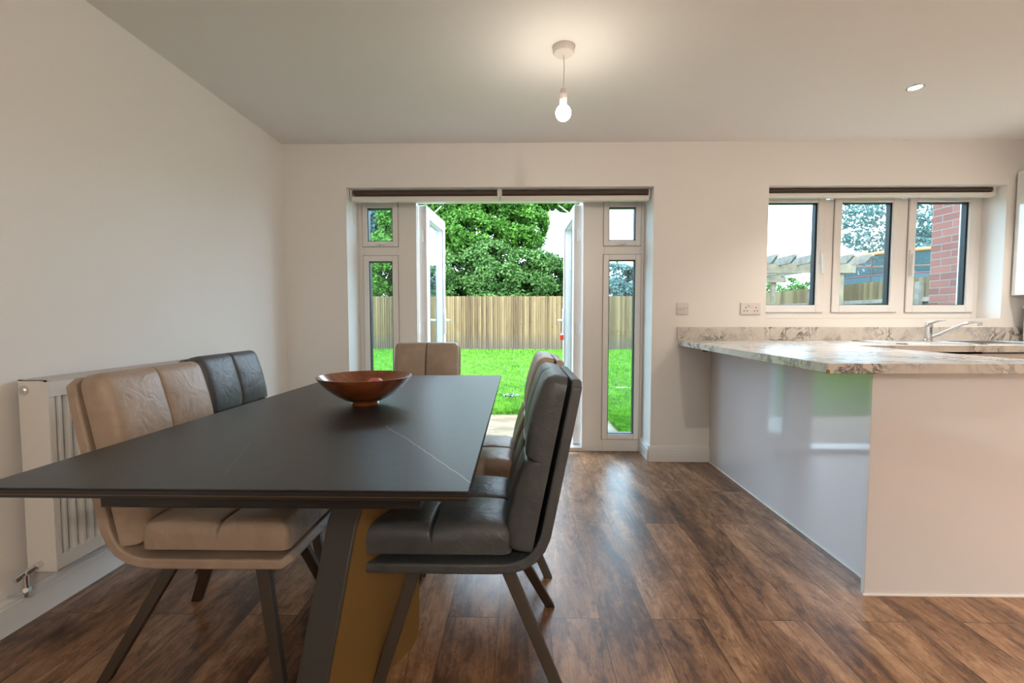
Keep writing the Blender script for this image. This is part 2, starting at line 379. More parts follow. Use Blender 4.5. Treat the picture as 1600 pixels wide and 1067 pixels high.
# skirting boards with a stepped top
SK = [(0,0),(.018,0),(.018,.092),(.013,.096),(.013,.106),(.009,.112),(.006,.120),(0,.120)]
def skirt(mb, x0, y0, x1, y1):
    d = Vector((x1-x0,y1-y0,0)); l = d.length; d.normalize(); n = Vector((d.y,-d.x,0))   # profile grows to the right of the run
    vs = [Vector((x0,y0,0))+n*u+Vector((0,0,v)) for u,v in SK]+[Vector((x1,y1,0))+n*u+Vector((0,0,v)) for u,v in SK]
    k = len(SK); mb.add(vs, [tuple(range(k)), tuple(range(k,2*k))[::-1]]+[(i,(i+1)%k,k+(i+1)%k,k+i) for i in range(k)])
b = MB(); skirt(b, XL,YF, XL,W0); struct('baseboard_left', b, M['gloss_white'])
b = MB(); skirt(b, XL,W0, DX0+.017,W0); skirt(b, DX0,W0, DX0,3.655)
skirt(b, DX1,3.655, DX1,W0-.017); skirt(b, DX1-.018,W0, 1.425,W0); struct('baseboard_back', b, M['gloss_white'])

# ------------------------------------------------------------------ glazed garden door set (door_1)
YD, YE = 3.66, 3.73
def frame_rect(mb, x0,x1,z0,z1,t,y0,y1, tb=None, tt=None):
    tb = tb or t; tt = tt or t
    mb.box(x0,x0+t,y0,y1,z0,z1); mb.box(x1-t,x1,y0,y1,z0,z1); mb.box(x0+t,x1-t,y0,y1,z0,z0+tb); mb.box(x0+t,x1-t,y0,y1,z1-tt,z1)
b = MB()
b.box(DX0,-1.245,YD,YE,0,DZ); b.box(-.985,-.825,YD,YE,0,DZ); b.box(.505,.672,YD,YE,0,DZ); b.box(.957,DX1,YD,YE,0,DZ)
b.box(-1.245,-.985,YD,YE,0,.105); b.box(.672,.957,YD,YE,0,.105)
b.box(-1.245,-.985,YD,YE,1.575,1.655); b.box(.672,.957,YD,YE,1.575,1.655)
b.box(-1.245,-.985,YD,YE,1.992,DZ); b.box(.672,.957,YD,YE,1.992,DZ); b.box(-.825,.505,YD,YE,2.004,DZ)
door1 = struct('door_1', b, M['upvc'], bevel=.003)
def sash(parent, x0,x1,z0,z1,t,name='window_sash', latch=False, tb=None, y0=YD-.012):
    s = MB(); frame_rect(s, x0,x1,z0,z1,t,y0,YE-.01,tb=tb); o = s.build(name, M['upvc'], parent, bevel=.005, seg=3)
    tb = tb or t
    q = MB(); frame_rect(q, x0-.003,x1+.003,z0-.003,z1+.003,.003,YD-.0035,YD-.0005); q.build('edge_shadow', M['sash_shadow'], o)
    g = MB(); frame_rect(g, x0+t,x1-t,z0+tb,z1-t,.006,y0+.010,YE-.02); g.build('glazing_gasket', M['gasket'], o)
    MB().box(x0+t+.004,x1-t-.004,YD+.02,YD+.026,z0+tb+.004,z1-t-.004).build('glass_pane', M['glass'], o)
    if latch:
        c = (x0+x1)/2; l = MB().box(c-.035,c+.035,y0-.012,y0,z0+.006,z0+.016); l.box(c-.009,c+.009,y0-.026,y0-.012,z0+.008,z0+.022)
        l.build('latch', M['chrome'], o, bevel=.002)
    return o
sash(door1, -1.257,-.972,1.650,1.996,.042, latch=True)
sash(door1, -1.252,-.975,.100,1.578,.044)
sash(door1, .664,.958,1.652,1.996,.042, latch=True)
sash(door1, .664,.962,.100,1.584,.044)
MB().box(-.825,.505,YD-.01,3.80,0,.032).build('threshold', mat('pale_aluminium_threshold',(.62,.61,.60),.35,metal=.6), door1, bevel=.004)
# open leaves: built along +X from the hinge, then swung outwards
def leaf(hx, ang, flip):
    Wd, Z0, Z1 = .655, .035, 1.998
    e = MB(); frame_rect(e, 0,Wd,Z0,Z1,.10,-.035,.035, tb=.12)
    g = MB(); frame_rect(g, .096,Wd-.096,Z0+.116,Z1-.096,.008,-.0365,-.034); frame_rect(g, .096,Wd-.096,Z0+.116,Z1-.096,.008,.034,.0365)
    p = MB().box(.104,Wd-.104,-.004,.004,Z0+.124,Z1-.104)
    h = MB()
    for s in (-1,1):
        h.box(Wd-.068,Wd-.036,s*.035,s*.047,.93,1.17)
        h.tube([(Wd-.052,s*.045,1.06),(Wd-.052,s*.085,1.06)],.010)
        h.tube([(Wd-.052,s*.080,1.06),(Wd-.075,s*.086,1.062),(Wd-.175,s*.086,1.060)],[.010,.010,.008])
    Mx = Matrix.Translation((hx,YE+.012,0)) @ Matrix.Rotation(ang,4,'Z')
    if flip: Mx = Mx @ Matrix.Scale(-1,4,(1,0,0))
    o = e.xf(Mx).build('door_leaf', M['upvc'], door1, bevel=.006, seg=3)
    g.xf(Mx).build('glazing_gasket', M['gasket'], o); p.xf(Mx).build('glass_pane', M['clear_glass'], o)
    h.xf(Mx).build('lever_handle', M['gloss_white'], o, bevel=.003)
    hg = MB()
    for z in (.25,1.0,1.75): hg.tube([(-.012,0,z-.05),(-.012,0,z+.05)],.010)
    hg.xf(Mx).build('hinge', M['gloss_white'], o)
    return Mx
mL = leaf(-.795, R(86), False)
mR = leaf(.475, R(-88), True)
# restrictor stays at the head of each leaf
for x0,x1 in ((-.80,-.63),(.48,.31)):
    MB().tube([(x0+(.03 if x0<0 else -.03),4.02,1.978),(x1,YE-.01,1.986)],.005,8).build('restrictor_stay', M['gloss_white'], door1)

# keys with a red tag hanging from the right leaf's lock
p = mR @ Vector((.655-.052, -.047, .955))
pi = mR @ Vector((.603, .047, .955)); side = pi if pi.x < p.x else p
side = side+Vector((.028,0,0)); k = empty('key_ring', tuple(side), label='small bunch of keys with a red tag in the lock of the opened door leaf', cat='keys')
sx = -1
MB().box(-.030,0,-.003,.003,-.008,.008).build('key', M['chrome'], k)
ring = MB(); n = 20
ring.tube([(-.030+.0, .012*math.cos(2*math.pi*i/n), -.012+.012*math.sin(2*math.pi*i/n)) for i in range(n+1)],.0012,6,False); ring.build('split_ring', M['chrome'], k)
MB().box(-.052,-.014,-.004,.004,-.085,-.035).build('tag', M['red_tag'], k, bevel=.003)
MB().box(-.045,-.025,-.002,.002,-.052,-.020).build('key', M['chrome'], k)

# ------------------------------------------------------------------ kitchen window (window_1)
YK = 3.585
b = MB()
b.box(KX0,1.865,YK,YK+.07,KZ0,KZ1); b.box(3.49,KX1,YK,YK+.07,KZ0,KZ1)
b.box(1.865,3.49,YK,YK+.07,KZ0,KZ0+.052); b.box(1.865,3.49,YK,YK+.07,2.008,KZ1)
b.box(2.345,2.415,YK,YK+.07,KZ0+.05,1.99); b.box(2.905,2.985,YK,YK+.07,KZ0+.05,1.99)
win1 = struct('window_1', b, M['upvc'], bevel=.003)
for i,(x0,x1) in enumerate(((1.850,2.345),(2.415,2.912),(2.978,3.488))):
    z0, z1 = 1.125, 2.020; t = .055
    s = MB(); frame_rect(s, x0,x1,z0,z1,t,YK-.014,YK+.055); o = s.build('window_sash', M['upvc'], win1, bevel=.005, seg=3)
    q = MB(); frame_rect(q, x0-.003,x1+.003,z0-.003,z1+.003,.003,YK-.0035,YK-.0005); q.build('edge_shadow', M['sash_shadow'], o)
    g = MB(); frame_rect(g, x0+t,x1-t,z0+t,z1-t,.005,YK+.004,YK+.05); g.box(x1-t-.014,x1-t,YK+.004,YK+.045,z0+t,z1-t); g.build('glazing_gasket', M['gasket'], o)
    MB().box(x0+t+.004,x1-t-.004,YK+.02,YK+.026,z0+t+.004,z1-t-.004).build('glass_pane', M['glass'], o)
    hx = x1-.022 if i == 0 else x0+.020
    if i != 1:
        h = MB().box(hx-.012,hx+.012,YK-.026,YK-.014,1.50,1.60); h.box(hx-.008,hx+.008,YK-.045,YK-.024,1.40 if i else 1.42,1.57)
        h.tube([(hx,YK-.047,1.552),(hx,YK-.038,1.552)],.005).build('window_handle', M['gloss_white'], o, bevel=.004)

# ------------------------------------------------------------------ roller blinds
def blind(x0,x1,y,zt,label,cord=None,q=1):
    e = empty('roller_blind', ((x0+x1)/2,y,zt), label=label, cat='blind', group='rolled up blinds at the heads of the openings')
    l = (x1-x0)/2
    MB().tube([(-l+.012,0,-.024),(l-.012,0,-.024)],.023,24).xf(Matrix.Scale(q,4,(0,0,1))).build('rolled_fabric', M['blind'], e, smooth=True)
    MB().poly([(-.030,-.060),(-.034,-.085),(-.030,-.094),(.012,-.094),(.012,-.052),(-.024,-.052)],0,-l+.006,l-.006).xf(Matrix.Scale(q,4,(0,0,1))).build('bottom_bar', M['blindbar'], e, bevel=.003)
    for s in (-1,1): MB().box(s*l-.006,s*l+.006,-.026,.026,-.060,0).build('bracket', M['blindbar'], e, bevel=.002)
    if cord is not None: MB().tube([(cord,-.02,-.03),(cord-.003,-.024,-.16),(cord+.006,-.024,-.26),(cord+.012,-.022,-.13),(cord+.008,-.02,-.03)],.0014,6).build('pull_cord', M['blindbar'], e)
    return e
blind(-1.278,-.160,3.50,2.047,'rolled dark brown blind with white bar above the garden door, beside the plain corner',cord=-.545,q=.92)
blind(-.146,.972,3.50,2.047,'rolled dark brown blind with white bar above the garden door, on the kitchen half',q=.92)
blind(1.836,3.500,3.49,2.047,'rolled dark brown blind with white bar above the kitchen window',q=.76)

# ------------------------------------------------------------------ radiator
rad = empty('radiator', (-1.70,2.14,.185), label='white double panel radiator on the wall behind the dining chairs', cat='radiator')
y0,y1,zb,zt = 1.535-2.14, 2.745-2.14, 0, .682
xf = .07; b = MB(); b.box(xf-.026,xf-.022,y0+.004,y1-.004,zb+.01,zt-.012)
b.box(xf-.024,xf,y0+.004,y1-.004,zt-.062,zt-.008); b.box(xf-.024,xf,y0+.004,y1-.004,zb+.006,zb+.055); b.box(xf-.024,xf,y0+.004,y0+.022,zb+.056,zt-.063); b.box(xf-.024,xf,y1-.022,y1-.004,zb+.056,zt-.063)
yy = y0+.020+.020
while yy < y1-.03:
    b.poly([(xf-.024,yy-.009),(xf-.001,yy-.0055),(xf-.001,yy+.0055),(xf-.024,yy+.009)],2,zb+.05,zt-.055); yy += .0333
b.build('front_panel', M['rad'], rad, bevel=.0015)
MB().box(-.035,-.028,y0+.004,y1-.004,zb+.01,zt-.012).build('rear_panel', M['rad'], rad, bevel=.003)
for ya in (y0,y1-.004):
    MB().box(-.036,xf-.0005,ya,ya+.004,zb,zt).build('side_cover', M['rad'], rad, bevel=.0015)
b = MB().box(-.036,-.026,y0,y1,zt-.004,zt); b.box(xf-.014,xf-.0005,y0,y1,zt-.008,zt)
yy = y0
while yy < y1: b.box(-.03,xf-.010,yy,yy+.012,zt-.004,zt); yy += .020
b.build('top_grille', M['grille'], rad)
MB().box(-.026,xf-.030,y0+.006,y1-.006,zb+.02,zt-.09).build('convector_fins', M['grille'], rad)
b = MB().tube([(-.012,y0-.006,zt-.035),(-.012,y0+.002,zt-.035)],.016,20); b.tube([(-.012,y0-.010,zt-.035),(-.012,y0-.005,zt-.035)],.008,6); b.build('blanking_plug', M['chrome'], rad)
b = MB(); b.tube([(.012,y0+.004,.030),(.012,y0-.020,.028)],.012,14); b.tube([(.012,y0-.018,.028),(.008,y0-.05,.020)],.009,12)
b.tube([(.006,y0-.035,.024),(.000,y0-.075,.010)],[.011,.010],14); b.tube([(.009,y0-.050,.018),(.009,y0-.050,-.045)],.010,12); b.tube([(.009,y0-.05,-.025),(.009,y0-.05,-.04)],.014,6)
b.build('valve', M['chrome'], rad, bevel=.001)
MB().tube([(.009,y0-.050,-.04),(.009,y0-.050,-.055),(-.015,y0-.050,-.06),(-.050,y0-.050,-.06)],.0075,12).build('pipe', M['chrome'], rad, smooth=True)
for yb in (y0+.12,y1-.12): MB().box(-.0595,-.034,yb-.02,yb+.02,.06,.60).build('wall_bracket', M['rad'], rad)

# ------------------------------------------------------------------ dining table
tab = empty('dining_table', (-.565,1.68,0), label='extending dining table with a dark ceramic top and angled slab base', cat='table')
def rel(o, e): o.location = -Vector(e.location); return o
b = MB().hexa([(-1.036,.830,.7567),(-.0945,.826,.7567),(-.103,2.540,.7567),(-1.004,2.515,.7567)],[(-1.036,.830,.76),(-.0945,.826,.76),(-.103,2.540,.76),(-1.004,2.515,.76)])
rel(b.build('tabletop', M['ceramic'], tab, bevel=.001), tab)
b = MB().hexa([(-1.036,.8295,.7475),(-.094,.8255,.7475),(-.1025,2.5405,.7475),(-1.0045,2.5155,.7475)],[(-1.036,.8295,.7565),(-.094,.8255,.7565),(-.1025,2.5405,.7565),(-1.0045,2.5155,.7565)])
rel(b.build('edge_band', M['black'], tab), tab)
b = MB().hexa([(-1.030,.836,.7375),(-.096,.832,.7375),(-.107,2.530,.7375),(-1.000,2.505,.7375)],[(-1.030,.836,.7445),(-.096,.832,.7445),(-.107,2.530,.7445),(-1.000,2.505,.7445)])
rel(b.build('extension_leaf', M['black'], tab, bevel=.001), tab)
b = MB().hexa([(-1.031,.834,.7445),(-.0955,.830,.7445),(-.106,2.532,.7445),(-1.001,2.507,.7445)],[(-1.031,.834,.7473),(-.0955,.830,.7473),(-.106,2.532,.7473),(-1.001,2.507,.7473)])
rel(b.build('trim_line', M['bronze'], tab), tab)
b = MB().box(-.86,-.20,.90,2.42,.692,.7375)
rel(b.build('subframe', M['black'], tab, bevel=.003), tab)
def slab_leg(flip):
    d = Vector((.43,.90,0)).normalized(); n = Vector((d.y,-d.x,0))     # n = towards the camera's right
    P = Vector((-.517,1.085,0))
    def pt(s, z, t): return P + d*s - n*t + Vector((0,0,z))
    T = .105
    prof = [(0,0),(.385,0),(.415,.02),(.425,.06),(.425,.692),(.24,.692),(.145,.50)]
    b = MB(); vs = [pt(s,z,0) for s,z in prof]+[pt(s,z,T) for s,z in prof]; k = len(prof)
    b.add(vs,[tuple(range(k)),tuple(range(k,2*k))[::-1]]+[(i,(i+1)%k,k+(i+1)%k,k+i) for i in range(k)])
    if flip: b.xf(Matrix.Translation((-.565,1.68,0)) @ Matrix.Rotation(math.pi,4,'Z') @ Matrix.Translation((.565,-1.68,0)))
    o = rel(b.build('leg', M['ped_metal'], tab, bevel=.004), tab)
    b = MB(); pr2 = [(.012,.006),(.383,.006),(.411,.024),(.420,.062),(.420,.688),(.246,.688),(.155,.504)]; k = len(pr2)  # thin gold layer puts the warm lamp light into this face's colour
    vs = [pt(s,z,-.003) for s,z in pr2]+[pt(s,z,.002) for s,z in pr2]
    b.add(vs,[tuple(range(k)),tuple(range(k,2*k))[::-1]]+[(i,(i+1)%k,k+(i+1)%k,k+i) for i in range(k)])
    if flip: b.xf(Matrix.Translation((-.565,1.68,0)) @ Matrix.Rotation(math.pi,4,'Z') @ Matrix.Translation((.565,-1.68,0)))
    f = b.build('warm_lit_face', M['bronze'], o); f['label'] = 'side face with warm lamp light painted in as gold'
    return o
slab_leg(False); slab_leg(True)
rel(MB().box(-.72,-.40,1.36,2.0,.66,.692).build('crossbeam', M['black'], tab, bevel=.003), tab)

# ------------------------------------------------------------------ chairs (local: front = +X)
def half(i, n, Wh, s, L, r0, r1):
    """half width at arc position s of total L with corner radii"""
    d = s; o = 0
    if d < r0: o = max(o, r0-math.sqrt(max(0,r0*r0-(r0-d)**2)))
    d = L-s
    if d < r1: o = max(o, r1-math.sqrt(max(0,r1*r1-(r1-d)**2)))
    return Wh-o
def strip(path, thick, Wh, r0, r1, nw=8):
    """shell: path of (x,z), thickness to the left of travel"""
    P = [Vector((x,0,z)) for x,z in path]; S = [0]
    for i in range(1,len(P)): S.append(S[-1]+(P[i]-P[i-1]).length)
    L = S[-1]; b = MB(); vs = []
    for i,p in enumerate(P):
        d = (P[min(i+1,len(P)-1)]-P[max(i-1,0)]).normalized(); n = Vector((-d.z,0,d.x)) if False else Vector((d.z,0,-d.x))
        h = half(0,0,Wh,S[i],L,r0,r1)
        for j in range(nw+1):
            wv = -h+2*h*j/nw
            vs.append(p+Vector((0,wv,0))); 
        for j in range(nw+1):
            wv = -h+2*h*j/nw
            vs.append(p+n*thick+Vector((0,wv,0)))
    m = 2*(nw+1); fs = []
    for i in range(len(P)-1):
        a, c = i*m, (i+1)*m
        for j in range(nw):
            fs.append((a+j,a+j+1,c+j+1,c+j)); q = nw+1
            fs.append((a+q+j,c+q+j,c+q+j+1,a+q+j+1))
        fs.append((a,c,c+nw+1,a+nw+1)); fs.append((a+nw,a+2*nw+1,c+2*nw+1,c+nw))
    for a in (0,(len(P)-1)*m):
        for j in range(nw): fs.append((a+j,a+nw+1+j,a+nw+2+j,a+j+1))
    return b.add(vs, fs)
def cushion(o, a, n, L, Wh, T, seams, r=.035, rs0=.02, rs1=.03, seed=0, taper=0):
    rng = random.Random(seed)
    o, a, n = Vector((o[0],0,o[1])), Vector((a[0],0,a[1])).normalized(), Vector((n[0],0,n[1])).normalized()
    def samples(lo, hi, centres):
        s = set()
        k = 26
        for i in range(k+1): s.add(round(lo+(hi-lo)*i/k,5))
        for e in (lo,hi):
            for q in (.0015,.005,.010,.017,.025): s.add(round(e+(q if e==lo else -q),5))
        for c in centres:
            for q in (-.012,-.007,-.004,-.002,0,.002,.004,.007,.012): s.add(round(c+q,5))
        return sorted(x for x in s if lo-1e-6 <= x <= hi+1e-6)
    SS = samples(0,L,seams); WS = samples(-Wh,Wh,[0])
    edges = [0]+list(seams)+[L]
    def hgt(s,w):
        d = min(s,L-s,Wh-abs(w)); q = min(max(d,0)/r,1); e = math.sqrt(max(0,1-(1-q)**2))
        # puffed panels
        for i in range(len(edges)-1):
            if edges[i]-1e-6 <= s <= edges[i+1]+1e-6: u = (s-edges[i])/(edges[i+1]-edges[i]); break
        v = abs(w)/Wh
        puff = (math.sin(math.pi*min(max(u,0),1))**.6)*(math.sin(math.pi*min(max(v,0),1))**.3)
        Tt = T*(1-taper*max(0,s/L)**1.5); h = Tt*(.42+.38*e)+Tt*.20*puff
        for c in seams: h -= .013*math.exp(-((s-c)/.004)**2)*min(1,.4+v)
        h -= .014*math.exp(-(w/.0032)**2)*e
        for c in seams: h -= .010*math.exp(-((s-c)**2+w*w)/(.03**2))   # tufted where the seams cross
        return h
    b = MB(); vs = []; ns, nw = len(SS), len(WS)
    def hw(s): return half(0,0,Wh,s,L,rs0,rs1)/Wh
    for s in SS:
        for w_ in WS: vs.append(o+a*s+n*hgt(s,w_)+Vector((0,w_*hw(s),0)))
    for s in SS:
        for w_ in WS: vs.append(o+a*s+Vector((0,w_*hw(s)*.985,0)))
    fs = []
    for i in range(ns-1):
        for j in range(nw-1):
            k = i*nw+j; fs.append((k,k+1,k+nw+1,k+nw)); k += ns*nw; fs.append((k,k+nw,k+nw+1,k+1))
    B = ns*nw
    for i in range(ns-1):
        for j in (0,nw-1): k = i*nw+j; fs.append((k,k+nw,B+k+nw,B+k))
    for j in range(nw-1):
        for i in (0,ns-1): k = i*nw+j; fs.append((k,k+1,B+k+1,B+k))
    return b.add(vs, fs)
def make_chair(lm):
    e = empty('dining_chair')
    path = [(.280,.398),(.265,.386),(.10,.385),(-.10,.385),(-.140,.387),(-.172,.396),(-.198,.413),(-.217,.437),(-.229,.466),(-.240,.52),(-.260,.62),(-.282,.73),(-.302,.83),(-.314,.890),(-.317,.908)]
    path = [(x,z) for x,z in path]
    s = strip(path[::-1], .030, .217, .035, .02)
    s.build('seat_shell', lm, e, bevel=.006, seg=3)
    cushion((.286,.412),(-1,0),(0,1),.435,.216,.092,[.205],seed=1).build('seat_cushion', lm, e, smooth=True)
    cushion((-.204,.412),(-.200,.98),(.98,.200),.512,.212,.094,[.262],rs0=.01,rs1=.04,seed=2,taper=.22).build('back_cushion', lm, e, smooth=True)
    for sx_,(tx,fx) in ((1,(.13,.245)),(-1,(-.10,-.285))):
        for sy in (-1,1):
            ty, fy = sy*.085, sy*.195; wx, wy = .021, .011
            MB().hexa([(fx-.017,fy-wy,0),(fx+.017,fy-wy,0),(fx+.017,fy+wy,0),(fx-.017,fy+wy,0)],
                      [(tx-wx,ty-wy,.378),(tx+wx,ty-wy,.378),(tx+wx,ty+wy,.378),(tx-wx,ty+wy,.378)]).build('leg', M['dark_metal'], e, bevel=.0015)
    MB().box(-.13,.16,-.11,.11,.374,.386).build('mounting_plate', M['dark_metal'], e, bevel=.002)
    return e
G = 'upholstered chairs around the dining table'
ch1 = make_chair(M['taupe']); ch4 = make_chair(M['charcoal'])
def place(c, x, y, rz, label):
    c.location = (x,y,0); c.rotation_euler = (0,0,rz); tag(c, label, 'chair', G); return c
place(ch1, -.952, 1.478, 0, 'taupe leather dining chair with its back to the near end of the radiator')
place(copy_tree(ch4), -1.075, 2.055, 0, 'charcoal blue leather dining chair beside the taupe one at the radiator')
place(copy_tree(ch1), -.615, 2.745, R(-90), 'taupe leather dining chair at the head of the table before the open door')
place(ch4, -.170, 1.465, R(180), 'dark charcoal leather dining chair facing the radiator, its seat under the table')
place(copy_tree(ch1), -.165, 2.045, R(180), 'taupe leather dining chair half hidden behind the dark charcoal chair')

# ------------------------------------------------------------------ bowl and apple
bowl = empty('wooden_bowl', (-.574,1.672,.76), label='reddish brown turned wooden bowl on the dark dining table', cat='bowl')
out = [(.048,0),(.050,.006),(.046,.012),(.075,.022),(.105,.040),(.135,.064),(.158,.088),(.171,.106)]
inn = [(.166,.107),(.150,.090),(.125,.066),(.095,.043),(.060,.028),(.0,.022)]
MB().lathe([(0,0)]+out+inn,64).build('bowl_body', M['bowl'], bowl, smooth=True)
a = empty('apple', (-.540,1.690,.76+.0245), label='small pink red apple in the wooden bowl', cat='fruit')
pr = []
for i in range(19):
    t = math.pi*i/18; r_ = .036*math.sin(t)*(1+.08*math.cos(t)); z = .036-.035*math.cos(t)
    if i in (17,18): z -= .004*(i-16)
    pr.append((r_,z))
MB().lathe(pr,28,c=(0,0,.002)).build('apple_body', M['apple'], a, smooth=True)
MB().tube([(0,0,.062),(.002,.001,.075),(.005,.002,.082)],.0012,6).build('stem', M['bark'], a)

# ------------------------------------------------------------------ peninsula and worktops
WT, WB = .915, .877
pen = empty('peninsula_unit', (1.72,2.55,0), label='glossy white kitchen peninsula unit under the marble breakfast bar', cat='kitchen unit')
def rp(mb, name, m, par, **k): return rel(mb.build(name, m, par, **k), par)
rp(MB().box(1.425,1.443,1.768,3.405,.0,WB), 'back_panel', M['gloss_panel'], pen, bevel=.001)
rp(MB().box(1.346,2.00,1.748,1.768,.0,WB), 'end_panel', M['gloss_panel'], pen, bevel=.001)
rp(MB().box(1.443,1.985,1.768,3.405,.10,WB-.001), 'carcass', M['cab'], pen)
rp(MB().box(1.443,1.93,1.768,3.405,.0,.10), 'plinth', M['cab'], pen)
for i in range(2): 
    d = rp(MB().box(1.987,2.005,1.80+i*.47,2.26+i*.47,.11,.865), 'cabinet_door', M['cab'], pen, bevel=.002)
b = MB().box(1.419,1.425,1.775,3.40,0,.006); b.box(1.340,2.0,1.742,1.748,0,.006)
rp(b, 'sealant_strip', M['gloss_white'], pen)
wt = empty('breakfast_bar_worktop', (1.57,2.5,WB), label='cream marble effect breakfast bar worktop with a chipped corner', cat='worktop')
XB = 2.02
rp(MB().hexa([(1.124,1.672,WB),(XB,1.672,WB),(XB,3.405,WB),(1.178,3.405,WB)],[(1.124,1.672,WT),(XB,1.672,WT),(XB,3.405,WT),(1.178,3.405,WT)]), 'worktop_slab', M['marble'], wt, bevel=.003)
rp(MB().box(1.123,1.131,1.6705,1.680,WB+.001,WB+.015), 'chipped_corner', mat('bare_chipboard',(.30,.14,.05),.9), wt)
rp(MB().box(1.36,1.385,3.37,3.405,WB-.045,WB), 'bracket', mat('brown_bracket',(.16,.10,.06),.6), wt)
swt = empty('sink_worktop', (2.9,3.1,WB), label='cream marble effect worktop holding the sink under the window', cat='worktop')
SX0,SX1,SY0,SY1 = 2.40,3.36,2.885,3.325
b = MB(); b.box(XB,SX0+.55,2.775,2.90,WB,WT); b.box(SX0+.55,XR-.004,2.775,2.90,WB,WT); b.box(XB,XR-.004,3.31,3.405,WB,WT); b.box(XB,2.90,2.90,3.31,WB,WT); b.box(3.33,XR-.004,2.90,3.31,WB,WT)
rp(b, 'worktop_slab', M['marble'], swt)
up = empty('worktop_upstand', (2.5,3.4,WT), label='low marble effect upstand strip along the wall behind the sink', cat='upstand')
rp(MB().box(1.172,1.848,3.392,3.410,WT,1.014), 'upstand_board', M['marble'], up, bevel=.001)
rp(MB().box(1.850,3.70,3.392,3.410,WT,1.014), 'upstand_board', M['marble'], up, bevel=.001)
# base cabinets beneath
G2 = 'base cabinets under the sink worktop'
for i,(x0,x1,nm) in enumerate(((2.06,2.735,'glossy cream base cabinet tucked between the peninsula and the sink'),(2.741,3.34,'glossy cream base cabinet directly under the sink'),(3.346,3.90,'glossy cream base cabinet in the corner beyond the sink'))):
    c = empty('base_cabinet', ((x0+x1)/2,3.1,0), label=nm, cat='cabinet', group=G2)
    rp(MB().box(x0,x1,2.84,3.40,.10,.68), 'carcass', M['cab'], c)
    rp(MB().box(x0+.002,x1-.002,2.815,2.834,.11,.862), 'cabinet_door', M['cab'], c, bevel=.002)
    rp(MB().box(x0,x1,2.88,2.90,0,.10), 'plinth', M['cab'], c)

# ------------------------------------------------------------------ sink and tap
sk = empty('kitchen_sink', (2.88,3.1,WT), label='stainless steel sink with drainer set into the worktop under the window', cat='sink')
b = MB(); zr = WT+.004
b.box(SX0,SX0+.50,SY0,SY0+.055,WT-.001,zr+.002); b.box(SX0,SX0+.50,SY1-.065,SY1,WT-.001,zr+.002); b.box(SX0,SX0+.03,SY0,SY1,WT-.001,zr+.002)
b.box(SX0+.50,SX1,SY0,SY0+.035,WT-.001,zr+.002); b.box(SX0+.50,SX1,SY1-.075,SY1,WT-.001,zr+.002); b.box(SX1-.035,SX1,SY0,SY1,WT-.001,zr+.002); b.box(SX0+.47,SX0+.52,SY0,SY1,WT-.001,zr+.002)
rp(b, 'rim', M['steel'], sk, bevel=.002)
b = MB().box(SX0+.02,SX0+.48,SY0+.04,SY1-.05,WT-.010,WT-.004)
for i in range(9): b.box(SX0+.05+i*.045,SX0+.062+i*.045,SY0+.06,SY1-.075,WT-.006,WT-.001)
rp(b, 'drainer', M['steel'], sk, bevel=.002)
x0,x1,ya,yb = SX0+.515,SX1-.03,SY0+.03,SY1-.07; b = MB()
b.box(x0,x1,ya,yb,WT-.165,WT-.160); b.box(x0,x0+.004,ya,yb,WT-.165,WT); b.box(x1-.004,x1,ya,yb,WT-.165,WT); b.box(x0,x1,ya,ya+.004,WT-.165,WT); b.box(x0,x1,yb-.004,yb,WT-.165,WT)
rp(b, 'basin', M['steel'], sk)
tp = empty('mixer_tap', (2.905,3.285,WT+.006), label='chrome single lever mixer tap with a swivelled spout behind the sink', cat='tap')
MB().lathe([(.028,0),(.028,.006),(.024,.010),(.023,.090),(.025,.096),(.024,.112),(.012,.122),(0,.124)],24).build('tap_body', M['chrome'], tp, smooth=True)
MB().tube([(.015,0,.020),(.06,-.012,.040),(.16,-.035,.095),(.20,-.045,.117),(.24,-.055,.128),(.275,-.062,.128),(.292,-.066,.122)],[.010,.010,.0095,.0095,.0095,.010,.010],14).build('spout', M['chrome'], tp, smooth=True)
MB().tube([(.288,-.066,.128),(.292,-.067,.106)],.013,16).build('aerator', M['chrome'], tp, bevel=.001)
MB().tube([(-.01,0,.115),(.02,-.003,.128),(.06,-.008,.138),(.105,-.014,.143)],[.014,.011,.007,.004],12).build('lever', M['chrome'], tp, smooth=True)

# wall cupboard and box beneath
cup = empty('wall_cupboard', (3.74,2.6,1.245), label='glossy white wall cupboard beside the kitchen window', cat='cupboard')
rp(MB().box(3.60,3.915,1.80,3.385,1.25,2.13), 'carcass', M['cab'], cup, bevel=.001)
for i in range(2): rp(MB().box(3.580,3.599,1.80+i*.80,2.59+i*.80,1.245,2.13), 'cupboard_door', mat('glossy_white_door',(.74,.74,.72),.08,coat=1) if i==0 else bpy.data.materials['glossy_white_door'], cup, bevel=.002)
bx = empty('storage_box', (3.72,3.28,WT), label='plain white upright box on the worktop corner below the wall cupboard', cat='box')
rp(MB().box(3.625,3.86,3.23,3.34,WT+.001,1.150), 'box_body', M['gloss_white'], bx, bevel=.004)
rp(MB().box(3.62,3.865,3.225,3.345,1.150,1.166), 'lid', M['gloss_white'], bx, bevel=.004)

